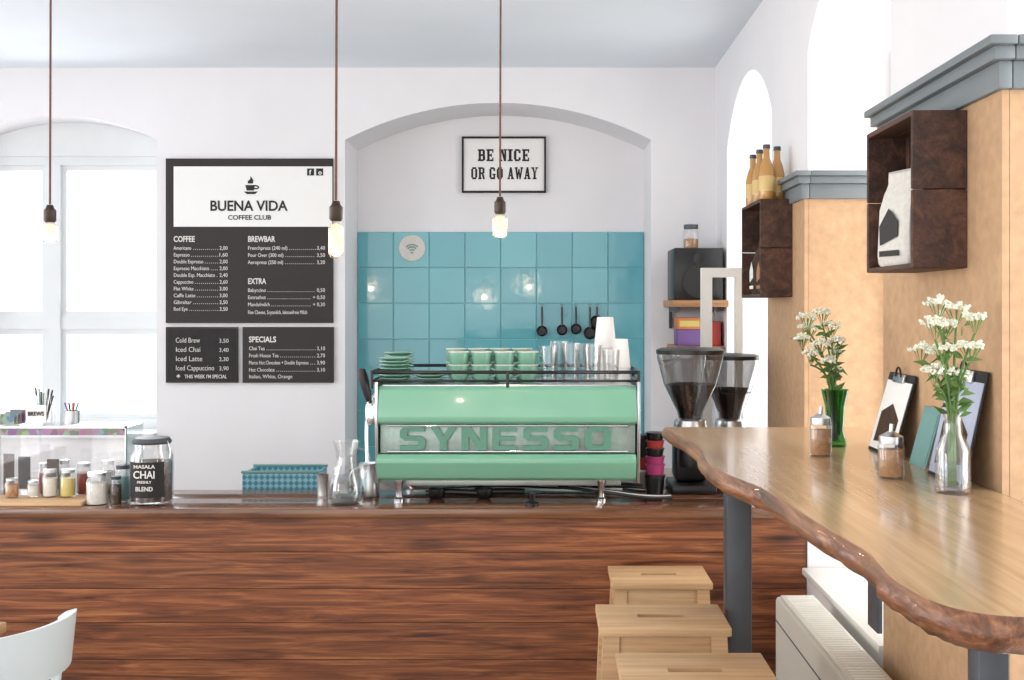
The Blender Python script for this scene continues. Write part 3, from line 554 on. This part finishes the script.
def jar(name,px,d,r,h,m_,z=ZC,lid='steel',fill=.75):
    c=(PX(px,d),d,z); g=grp(name,c)
    lathe('glass',[(0,0),(r*.92,0),(r,.006),(r,h*.72),(r*.8,h*.84),(r*.8,h*.9)],c,M['glass'],g,24)
    lathe('contents',[(0,.003),(r*.9,.004),(r*.92,h*fill*.9),(0,h*fill*.92)],c,M[m_],g,24)
    lathe('lid',[(0,h*.88),(r*.86,h*.88),(r*.86,h*.99),(0,h)],c,M[lid],g,24)
zb_=ZC+.0165
jar('preserve_jar',50,3.99,.026,.10,'salt',zb_); jar('preserve_jar',68,3.99,.028,.10,'yellow',zb_); jar('preserve_jar',33,3.98,.02,.06,'salt',zb_); jar('preserve_jar',12,3.97,.024,.07,'brownsugar',zb_)
jar('preserve_jar',84,4.13,.026,.12,'red'); jar('preserve_jar',63,4.14,.026,.13,'green'); jar('preserve_jar',108,4.13,.026,.13,'spice'); jar('preserve_jar',45,4.13,.024,.12,'red')
jar('sugar_jar',97,3.925,.038,.115,'salt'); jar('cocoa_shaker',123,4.01,.028,.13,'teal',lid='greysteel')
jar('cocoa_shaker',116,3.93,.020,.10,'spice',lid='greysteel')
c=(PX(42,4.14),4.14,zt_+.007)
g=grp('straw_jar',c)
lathe('glass',[(0,0),(.044,0),(.046,.006),(.044,.09),(.040,.11)],c,M['glass'],g)
box('label_card',c[0]-.038,c[0]+.038,c[1]-.049,c[1]-.047,c[2]+.01,c[2]+.075,M['paper'],g)
text('label_lettering','BREWS',(c[0],c[1]-.0505,c[2]+.035),.016,M['ink'],g,width=.06,align='CENTER',bold=.03)
for k in range(14):
    a=random.uniform(0,6.28); rr=random.uniform(.005,.03); hh=random.uniform(.10,.14)
    tube('straw_%d'%(k+1),[(c[0]+rr*.5*math.cos(a),c[1]+rr*.5*math.sin(a),c[2]+.005),(c[0]+rr*1.6*math.cos(a),c[1]+rr*1.6*math.sin(a),c[2]+hh)],.003,M[random.choice(['paper','spice','teal','blackm'])],g,False)
c=(PX(13,4.14),4.14,zt_+.007); g=grp('card_holder',c)
boxes('cards',[(c[0]-.05+.012*k,c[0]+.02+.008*k,c[1]-.03+.012*k,c[1]-.028+.012*k,c[2],c[2]+.03+.008*k) for k in range(4)],M['cards'],g)
c=(PX(72,4.14),4.14,zt_+.007); g=grp('pen_cup',c)
lathe('cup',[(0,0),(.026,0),(.028,.05),(.025,.05),(.023,.006),(0,.005)],c,M['steel'],g)
for k in range(5): tube('pen_%d'%(k+1),[(c[0],c[1],c[2]+.006),(c[0]+.012*(k-2),c[1]+.008*((k*7)%3-1),c[2]+.08)],.003,M[['purple','blackm','green','red','teal'][k]],g,False)
# ---------------- LIVE EDGE SLAB BAR
left=[(.368,3.37),(.392,3.1),(.402,2.85),(.388,2.66),(.386,2.5),(.412,2.36),(.438,2.24),(.448,2.1),(.456,1.97),(.470,1.784),(.482,1.64),(.470,1.50),(.476,1.40),(.50,1.335),(.56,1.30),(.70,1.30),(.90,1.29)]
def cat(p0,p1,p2,p3,t):
    return tuple(.5*((2*b_)+(-a+c_)*t+(2*a-5*b_+4*c_-d_)*t*t+(-a+3*b_-3*c_+d_)*t**3) for a,b_,c_,d_ in zip(p0,p1,p2,p3))
pts=[]
for i in range(len(left)-1):
    p0=left[max(0,i-1)]; p3=left[min(len(left)-1,i+2)]
    for k in range(6): pts.append(cat(p0,left[i],left[i+1],p3,k/6))
pts.append(left[-1])
right=[(.90,2.19-.012-.003),(.900,2.93+.018),(.97,2.95),(.97,3.37)]
ring=pts+right; nL=len(pts)
bm=bmesh.new(); rnd=random.Random(3)
nz_=[rnd.uniform(-1,1) for _ in ring]
def off(i,o,jit):
    x,y=ring[i]
    if i>=nL: return (x,y)
    a=ring[max(0,i-1)]; b_=ring[min(nL-1,i+1)]
    t=Vector((b_[0]-a[0],b_[1]-a[1])).normalized(); n=Vector((t.y,-t.x))
    if n.x>0 and y>1.5: n=-n
    if i>nL-16 and n.y>0 and abs(n.x)<abs(n.y): n=-n
    s=(nz_[i]*.6+nz_[(i+1)%nL]*.4)*jit
    return (x+n.x*(o+s),y+n.y*(o+s))
layers=[(0,0,ZS),(.004,.001,ZS-.003),(.014,.005,ZS-.018),(.010,.009,ZS-.030),(-.010,.008,ZS-TH)]
rings=[]
for (o,j,z) in layers: rings.append([bm.verts.new((*off(i,o,j),z+(0 if z in(ZS,) else nz_[i]*.002))) for i in range(len(ring))])
top=bm.faces.new(rings[0]); bm.faces.new(rings[-1][::-1]); nR=len(ring)
for A,B in zip(rings,rings[1:]):
    for i in range(nR): f=bm.faces.new((A[i],A[(i+1)%nR],B[(i+1)%nR],B[i])); f.material_index=1; f.smooth=True
g=grp('live_edge_window_bar',(.65,2.3,ZS)); o=fin('slab',bm,[M['slab'],M['bark']],g)
zb=ZS-TH-.001
box('steel_post_far',.475,.54,2.87,2.93,0,zb,M['greysteel'],g,.003); box('steel_foot_far',.45,.565,2.93,2.97,0,.008,M['greysteel'],g,.002)
box('steel_post_near',.56,.60,1.42,1.46,0,zb,M['greysteel'],g,.003)
boxes('steel_bracket',[(.60,XW-.018,1.98,2.02,zb-.03,zb),(.595,.605,1.97,2.03,zb-.17,zb)],M['greysteel'],g,.002)
# ---------------- things on the slab
def shaker(px,py,r,h,m_):
    d=401.5/(py-HY); c=(PX(px,d),d,ZS); g=grp('sugar_shaker',c)
    lathe('glass',[(0,0),(r*.9,0),(r,.005),(r,h*.66),(r*.84,h*.78)],c,M['glass'],g); lathe('sugar',[(0,.004),(r*.9,.005),(r*.92,h*.62),(0,h*.64)],c,M[m_],g)
    lathe('lid',[(r*.9,h*.74),(r*.92,h*.80),(r*.9,h*.9),(r*.45,h*.97),(r*.25,h),(0,h)],c,M['steel'],g)
    tube('spout',[(c[0],c[1],c[2]+h*.98),(c[0]+.002,c[1],c[2]+h*1.16)],.005,M['steel'],g,False)
shaker(820.5,456,.027,.105,'brownsugar'); shaker(891,478,.028,.10,'brownsugar')
def flowers(name,px,py,vase,r,h,m_,heads,seed):
    rn=random.Random(seed); d=401.5/(py-HY); c=(PX(px,d),d,ZS); g=grp(name,c)
    prof=[(0,0),(r*.9,0),(r,.006),(r,h*.55),(r*.55,h*.75),(r*.5,h*.92),(r*.62,h),(r*.56,h),(r*.44,h*.92),(r*.5,h*.74),(r*.93,h*.54),(r*.92,.01),(0,.008)] if vase=='bottle' else [(0,0),(r*.8,0),(r*.85,.006),(r*.6,h*.3),(r*.72,h*.7),(r,h),(r*.93,h),(r*.64,h*.7),(r*.52,h*.3),(0,.01)]
    lathe('vase',prof,c,M[m_],g,28)
    lathe('water',[(0,.01),(r*.5,.011),(r*.5 if vase!='bottle' else r*.9,h*.4),(0,h*.4)],c,M['water'],g,20)
    bm=bmesh.new(); bl=bmesh.new()
    for k,(hx,hy,sz) in enumerate(heads):
        hz=PZ(hy,d); hxx=PX(hx,d); hyy=d+rn.uniform(-.05,.03)
        tube('stem_%d'%(k+1),[(c[0]+rn.uniform(-.3,.3)*r,c[1],c[2]+.015),(c[0]+rn.uniform(-.2,.2)*r,c[1],c[2]+h),(c[0]*.45+hxx*.55,(c[1]+hyy)/2,(c[2]+h)*.4+hz*.6),(hxx,hyy,hz-.03)],.0024,M['stem'],g)
        for j in range(10):
            a=j*.628; rr=sz*.8
            vs=[(hxx,hyy,hz-.035),(hxx+rr*math.cos(a)*.95,hyy+rr*math.sin(a),hz),(hxx+rr*math.cos(a)+.0025,hyy+rr*math.sin(a),hz)]
            bl.faces.new([bl.verts.new(v) for v in vs])
        ncl=11
        for q_ in range(ncl):
            a0=q_*2.4; q0=math.sqrt((q_+.5)/ncl)*sz
            qx,qy,qz=hxx+q0*math.cos(a0),hyy+q0*math.sin(a0),hz+(1-(q0/sz)**2)*sz*.45+rn.uniform(-.006,.004)
            for j in range(10):
                mt=Matrix.Translation((qx+rn.uniform(-1,1)*.006,qy+rn.uniform(-1,1)*.006,qz+rn.uniform(-.004,.004)))
                bmesh.ops.create_icosphere(bm,subdivisions=1,radius=rn.uniform(.002,.0036),matrix=mt)
    for k in range(60):
        t=rn.uniform(.1,.95); hd=rn.choice(heads); bx=c[0]+(PX(hd[0],d)-c[0])*t; bz=c[2]+h*.9+(PZ(hd[1],d)-c[2]-h*.9)*t; by=c[1]+rn.uniform(-.02,.02)
        a=rn.uniform(0,6.28); ln=rn.uniform(.02,.045); dx,dy=math.cos(a)*ln,math.sin(a)*ln*.5
        p=[(bx,by,bz),(bx+dx*.5-dy*.16,by+dy*.5+dx*.16,bz+.012),(bx+dx,by+dy,bz+rn.uniform(-.01,.02)),(bx+dx*.5+dy*.16,by+dy*.5-dx*.16,bz+.002)]
        bl.faces.new([bl.verts.new(v) for v in p])
    fin('blossoms',bm,M['petal'],g,True); fin('leaves',bl,M['stem'],g)
flowers('flower_vase',835,446,'flute',.036,.15,'ggreen',[(806,318,.024),(820,313,.022),(812,328,.028),(829,326,.024),(803,338,.020),(833,340,.020),(818,343,.024),(838,352,.014),(826,360,.018),(808,353,.018),(836,370,.012)],11)
flowers('flower_vase',953,493,'bottle',.034,.158,'glass',[(938,304,.024),(960,310,.028),(930,324,.024),(948,326,.028),(968,318,.018),(925,349,.022),(942,350,.024),(962,347,.026),(932,370,.018),(950,374,.020),(966,376,.014)],5)
def clip(name,ya,yb,hgt,page,back,xb=.84,xt=.897):
    g=grp(name,(xb,(ya+yb)/2,ZS)); L_=math.hypot(hgt,xt-xb); ang=math.atan2(xt-xb,hgt)
    box('backboard',xb,xb+.004,ya,yb,ZS,ZS+L_,M[back],g,.001)
    box('page',xb-.0015,xb,ya+.006,yb-.006,ZS+.008,ZS+L_*.9,M[page],g)
    w_=(yb-ya)
    if page!='teal':
        box('clip_plate',xb-.008,xb,ya+w_*.3,ya+w_*.7,ZS+L_*.88,ZS+L_*.99,M['steel'],g,.002)
        tube('clip_loop',[(xb-.008,ya+w_*.4,ZS+L_*.95),(xb-.014,ya+w_*.42,ZS+L_*1.06),(xb-.014,ya+w_*.58,ZS+L_*1.06),(xb-.008,ya+w_*.6,ZS+L_*.95)],.0025,M['blackm'],g)
        prism('photo_print',[(ya+w_*.15,ZS+L_*.18),(ya+w_*.85,ZS+L_*.12),(ya+w_*.85,ZS+L_*.5),(ya+w_*.5,ZS+L_*.62),(ya+w_*.15,ZS+L_*.45)],xb-.0025,xb-.0015,M['spice'],g)
    g.rotation_euler=(0,ang,0)
clip('menu_clipboard',2.66,2.86,.20,'paper','blackm'); clip('menu_clipboard',2.225,2.43,.235,'bluepage','blackm',.845); clip('leaning_postcard',2.49,2.60,.135,'teal','teal',.86)
# ---------------- crates
def crate(y0,y1,z0,z1,depth=.118):
    x1=XW-.0155; x0=x1-depth; g=grp('wall_mounted_crate',(x0,y0,z0)); t=.012
    bm=bmesh.new()
    for (a,b_) in ((y0,y0+t),(y1-t,y1)):
        n=2; hh=(z1-z0)/n
        for k in range(n): addbox(bm,x0,x1,a,b_,z0+k*hh+.001,z0+(k+1)*hh-.001,.0015,seg=1)
    for k in range(2):
        w2=depth/2
        addbox(bm,x0+k*w2+.001,x0+(k+1)*w2-.001,y0+t,y1-t,z0,z0+t,.0015,seg=1); addbox(bm,x0+k*w2+.001,x0+(k+1)*w2-.001,y0+t,y1-t,z1-t,z1,.0015,seg=1)
    for k in range(3):
        hh=(z1-z0-2*t)/3; addbox(bm,x1-.008,x1,y0+t,y1-t,z0+t+k*hh+.002,z0+t+(k+1)*hh-.002,.001,seg=1)
    for (a,b_) in ((y0+t,y0+t+.018),(y1-t-.018,y1-t)): addbox(bm,x1-.026,x1-.008,a,b_,z0+t,z1-t,.001,seg=1)
    fin('slats',bm,M['crate'],g); return x0,x1
cx0,cx1=crate(2.355,2.69,HC+.085,HC+.425)
dx0,dx1=crate(4.02,4.40,HC+.04,HC+.40)
def bag(name,x,y,z,w,d,h,m_,mark,rotz=0.0):
    g=grp(name,(x,y,z)); bm=bmesh.new(); secs=[(0,.94,.9),(.03,1.0,1.0),(.12,1.03,1.06),(.35,1.0,1.08),(.6,.98,.95),(.78,.95,.6),(.88,.93,.22),(.94,.94,.12),(1,.93,.10)]; R=[]; rn=random.Random(int(y*100)); ns=16
    for (t,sw,sd) in secs:
        a,b_=w/2*sw,d/2*sd; rr=[]
        for i in range(ns):
            th=2*math.pi*i/ns; cs,sn=math.cos(th),math.sin(th); e=.45
            px_=math.copysign(abs(cs)**e,cs)*b_; py_=math.copysign(abs(sn)**e,sn)*a
            rr.append(bm.verts.new((x+px_+rn.uniform(-.0015,.0015)+(.004 if t>.7 else 0),y+py_+rn.uniform(-.001,.001),z+t*h+(.004*math.sin(th*1.5) if t>.85 else 0))))
        R.append(rr)
    bm.faces.new(R[0]); bm.faces.new(R[-1][::-1])
    for A,B in zip(R,R[1:]):
        for i in range(ns): bm.faces.new((A[i],A[(i+1)%ns],B[(i+1)%ns],B[i]))
    fin('bag_body',bm,M[m_],g,True)
    xf=x-d/2*1.08-.002
    prism('printed_mark',[(y-w*.28,z+h*.30),(y+w*.28,z+h*.22),(y+w*.30,z+h*.42),(y,z+h*.60),(y-w*.28,z+h*.46)],xf-.001,xf,M[mark],g)
    prism('printed_band',[(y-w*.3,z+h*.10),(y+w*.3,z+h*.10),(y+w*.3,z+h*.16),(y-w*.3,z+h*.16)],xf-.001,xf,M[mark],g)
    yf=y-w/2*1.03-.002
    prism('printed_side_mark',[(x-d*.3,z+h*.22),(x+d*.3,z+h*.22),(x+d*.3,z+h*.42),(x,z+h*.56),(x-d*.3,z+h*.42)],yf-.001,yf,M[mark],g,axis='Y')
    g.rotation_euler=(0,0,rotz)
bag('coffee_bag',cx0+.046,2.565,HC+.098,.135,.06,.222,'salt','ink',math.radians(14)); bag('coffee_bag',dx0+.052,4.13,HC+.053,.12,.065,.20,'blackm','brownsugar'); bag('coffee_bag',dx0+.054,4.28,HC+.053,.12,.065,.21,'spice','paper')
def bott(x,y,z):
    g=grp('lemonade_bottle',(x,y,z))
    lathe('glass_body',[(0,0),(.025,0),(.028,.006),(.028,.10),(.021,.13),(.012,.155),(.011,.195),(0,.195)],(x,y,z),M['bottle'],g,22)
    lathe('label',[(.0285,.03),(.0288,.031),(.0288,.085),(.0285,.086)],(x,y,z),M['label'],g,22); lathe('cap',[(.013,.188),(.014,.19),(.013,.203),(0,.204)],(x,y,z),M['greysteel'],g,22)
for x_,y_ in ((dx0+.033,4.07),(dx0+.083,4.12),(dx0+.033,4.20),(dx0+.034,4.34)): bott(x_,y_,HC+.401)
# ---------------- stools
def stool(x0,x1,y0,y1,zt_):
    cx,cy=(x0+x1)/2,(y0+y1)/2; g=grp('wooden_stool',(cx,cy,0)); t=.022
    sx=.06; sy=.014
    bm=bmesh.new()
    ya,yb=cy-sy-.0,cy+sy
    outer=[(x0,y0),(x1,y0),(x1,y1),(x0,y1)]; inner=[(cx-sx,ya),(cx+sx,ya),(cx+sx,yb),(cx-sx,yb)]
    for z in (zt_,zt_-t):
        O=[bm.verts.new((a,b_,z)) for a,b_ in outer]; I=[bm.verts.new((a,b_,z)) for a,b_ in inner]
        for i in range(4): bm.faces.new((O[i],O[(i+1)%4],I[(i+1)%4],I[i]))
    bm.verts.ensure_lookup_table(); V=bm.verts
    for i in range(4):
        j=(i+1)%4; bm.faces.new((V[i],V[j],V[8+j],V[8+i])); bm.faces.new((V[4+i],V[4+j],V[12+j],V[12+i]))
    bmesh.ops.recalc_face_normals(bm,faces=bm.faces[:])
    bmesh.ops.bevel(bm,geom=[e for e in bm.edges if e.calc_length()>.2 or (abs(e.verts[0].co.z-e.verts[1].co.z)>.01)],offset=.003,segments=2,affect='EDGES',profile=.5)
    fin('seat',bm,M['birch'],g,True)
    zb=zt_-t-.0005; fl=.05; bm=bmesh.new()
    def leg(xa,ya_,xb,yb_):
        s=.02; v=[]
        for (X,Y,Z) in ((xb,yb_,0),(xa,ya_,zb)):
            v.append([bm.verts.new((X+a*s,Y+b_*s*.9,Z)) for a,b_ in ((-1,-1),(1,-1),(1,1),(-1,1))])
        bm.faces.new(v[0]); bm.faces.new(v[1][::-1])
        for i in range(4): bm.faces.new((v[0][i],v[0][(i+1)%4],v[1][(i+1)%4],v[1][i]))
    i_=.03
    for sx_ in (-1,1):
        for sy_ in (-1,1):
            xt=cx+sx_*((x1-x0)/2-i_); yt=cy+sy_*((y1-y0)/2-i_+.004); leg(xt,yt,xt+sx_*.035,yt+sy_*.004)
    fin('legs',bm,M['birch'],g)
    L_=[(x0+.03,x1-.03,y0+.014,y0+.030,zb-.085,zb),(x0+.03,x1-.03,y1-.030,y1-.014,zb-.085,zb),(x0+.018,x0+.034,y0+.03,y1-.03,zb-.085,zb),(x1-.034,x1-.018,y0+.03,y1-.03,zb-.085,zb)]
    for zr in (.30,.55):
        e=.035*(1-zr/zt_)
        L_+=[(x0+.01-e,x1-.01+e,y0+.014,y0+.032,zr,zr+.05),(x0+.012-e,x0+.032-e,y0+.03,y1-.03,zr,zr+.04),(x1-.032+e,x1-.012+e,y0+.03,y1-.03,zr,zr+.04),(x0+.01-e,x1-.01+e,y1-.032,y1-.014,zr,zr+.05)]
    boxes('rails',L_,M['birch'],g,.002)
stool(PX(612,3.55),PX(713,3.55),3.55,3.79,HC-.8875)
stool(PX(597,2.69)+.006,PX(732,2.69),2.69,2.93-.02,HC-.783)
stool(PX(617,2.26)+.012,PX(779,2.26)+.01,2.26,2.50,HC-.783)
# ---------------- radiator & sill
g=grp('convector_radiator',(.8,2.9,.12))
box('casing',.732,.86,2.28,3.50,.12,.735,M['rad'],g,.012)
box('top_rim',.745,.85,2.30,3.48,.7352,.742,M['rad'],g,.002)
boxes('top_grille',[(.757,.84,2.33+.02*k,2.335+.02*k,.742,.744) for k in range(57)],M['white'],g)
boxes('front_seams',[(.7305,.732,2.28+.02,3.48,zz,zz+.004) for zz in (.22,.66)],M['greysteel'],g)
boxes('feet',[(.77,.84,2.4,2.43,0,.12),(.77,.84,3.37,3.40,0,.12),(.86,XW-.017,3.1,3.13,.5,.55)],M['white'],g)
g=grp('window_sill_board',(1.0,3.4,.72)); box('board',.895,1.205,2.95,3.835,.721,.745,M['white'],g,.004)
# ---------------- pendants
def pendant(pxt,px,sock,bulb_end,d,r):
    x=PX(px,d); s=d/F; zs=PZ(sock,d); ze=PZ(bulb_end,d); g=grp('pendant_bulb_lamp',(x,d,H))
    hs=.046
    tube('cord',[(x+.003,d,H-.02),(x,d,zs+.002)],.0032,M['cord'],g,False)
    lathe('ceiling_rose',[(0,-.03),(.03,-.028),(.045,-.008),(.045,-.001),(0,-.001)],(x+.003,d,H),M['socket'],g)
    lathe('socket',[(0,0),(.009,0),(.012,-.01),(.0175,-.016),(.0175,-hs),(.014,-hs-.006),(0,-hs-.006)],(x,d,zs),M['socket'],g)
    zb=zs-hs-.006; h=zb-ze
    lathe('glass_bulb',[(.012,0),(r,-h*.18),(r,-h*.85),(r*.7,-h*.97),(0,-h)],(x,d,zb),M['glass'],g,24)
    lathe('glow_core',[(0,-.004),(r*.6,-h*.12),(r*.85,-h*.3),(r*.85,-h*.75),(r*.6,-h*.88),(0,-h*.94)],(x,d,zb),M['glow'],g,20)
    for k in range(6):
        a=k*math.pi/3; a2=a+.5
        tube('filament_%d'%(k+1),[(x+.88*r*math.cos(a),d+.88*r*math.sin(a),zb-h*.2),(x+.9*r*math.cos(a2),d+.9*r*math.sin(a2),zb-h*.82)],.0014,M['fil'],g,False)
    l=bpy.data.lights.new('bulb_light','POINT'); l.energy=3; l.color=(1,.8,.55); l.shadow_soft_size=.02; lo=bpy.data.objects.new('bulb_light',l); lo.location=(x,d,ze-.03); col.objects.link(lo); attach(lo,g)
pendant(54,50,205,243,3.3,.024); pendant(336,336,201,259,2.85,.0195); pendant(500,500,197,239,3.35,.023)
# ---------------- chair and table at left
g=grp('cafe_chair',(-1.45,2.75,0)); cx,cy,R=-1.45,2.77,.23
def shell(name,z0,z1,a0,a1,rr0,rr1,th,mat):
    bm=bmesh.new(); n=28; V=[]
    for i in range(n+1):
        a=math.radians(a0+(a1-a0)*i/n); e=abs(2*i/n-1)**4
        zt2=z1-e*.05; zb2=z0+e*.03
        V.append([bm.verts.new((cx+q*math.cos(a),cy+q*math.sin(a),z)) for q,z in ((rr0,zb2),(rr1,zt2),(rr1+th,zt2+.003),(rr0+th,zb2))])
    for A,B in zip(V,V[1:]):
        for i in range(4): bm.faces.new((A[i],A[(i+1)%4],B[(i+1)%4],B[i]))
    bm.faces.new(V[0]); bm.faces.new(V[-1][::-1]); return fin(name,bm,mat,g,True)
shell('backrest',.735,.870,-105,52,.220,.232,.018,M['chairpaint'])
shell('lower_backrest_rail',.60,.665,-105,52,.214,.218,.014,M['chairpaint'])
lathe('seat',[(0,.44),(.19,.44),(.205,.45),(.20,.462),(0,.458)],(cx,cy,0),M['chairpaint'],g,32)
for k,a in enumerate((-85,-22,40,120,190)):
    a=math.radians(a)
    if k<3: tube('back_post_%d'%(k+1),[(cx+.19*math.cos(a),cy+.19*math.sin(a),.44),(cx+.218*math.cos(a),cy+.218*math.sin(a),.80)],.013,M['chairpaint'],g,False)
    if k!=1: tube('leg_%d'%(k+1),[(cx+.17*math.cos(a),cy+.17*math.sin(a),.445),(cx+.22*math.cos(a),cy+.22*math.sin(a),0.0)],.014,M['chairpaint'],g,False)
g=grp('cafe_table',(-1.95,2.85,0)); box('top',-2.3,-1.545,2.5,3.16,.72,.75,M['birch'],g,.005); box('column',-1.98,-1.92,2.8,2.86,.02,.72,M['blackm'],g); box('foot',-2.15,-1.75,2.65,3.01,0,.02,M['blackm'],g,.004)
# ---------------- camera
cam=bpy.data.cameras.new('camera'); co=bpy.data.objects.new('camera',cam); col.objects.link(co); sc.camera=co
co.location=(0,0,HC); co.rotation_euler=(math.pi/2,0,0); cam.sensor_width=36; cam.sensor_fit='HORIZONTAL'; cam.lens=F/1024*36
cam.shift_x=-(VX-512)/1024; cam.shift_y=(HY-340)/1024; cam.clip_start=.05
# ---------------- light
wd=bpy.data.worlds.new('world'); sc.world=wd; wd.use_nodes=True; bg=wd.node_tree.nodes['Background']; bg.inputs[0].default_value=(1,.985,.965,1); bg.inputs[1].default_value=1.75
def area(name,loc,rot,sx,sy,e,c=(1,1,1)):
    l=bpy.data.lights.new(name,'AREA'); l.shape='RECTANGLE'; l.size=sx; l.size_y=sy; l.energy=e; l.color=c
    o=bpy.data.objects.new(name,l); o.location=loc; o.rotation_euler=rot; col.objects.link(o)
for i,(y_,wd_) in enumerate(((1.65,1.1),(3.39,.95),(5.01,1.1))):
    area('window_daylight_%d'%i,(1.6,y_,1.8),(0,math.radians(90),0),2.0,wd_,(15,17,15)[i],(1,.98,.95))
area('window_daylight_back',(-2.65,6.7,1.8),(math.radians(-90),0,0),1.1,1.7,26,(.97,.99,1))
for i,y_ in enumerate((-.1,2.5,4.6)):
    area('window_daylight_left_%d'%i,(-4.5,y_,1.7),(0,math.radians(-90),0),2.0,1.7,(38,34,19)[i],(.97,.98,1))  # added fill lamps, out of view beyond the left wall openings
sc.view_settings.view_transform='Standard'; sc.view_settings.look='None'; sc.view_settings.exposure=0.30
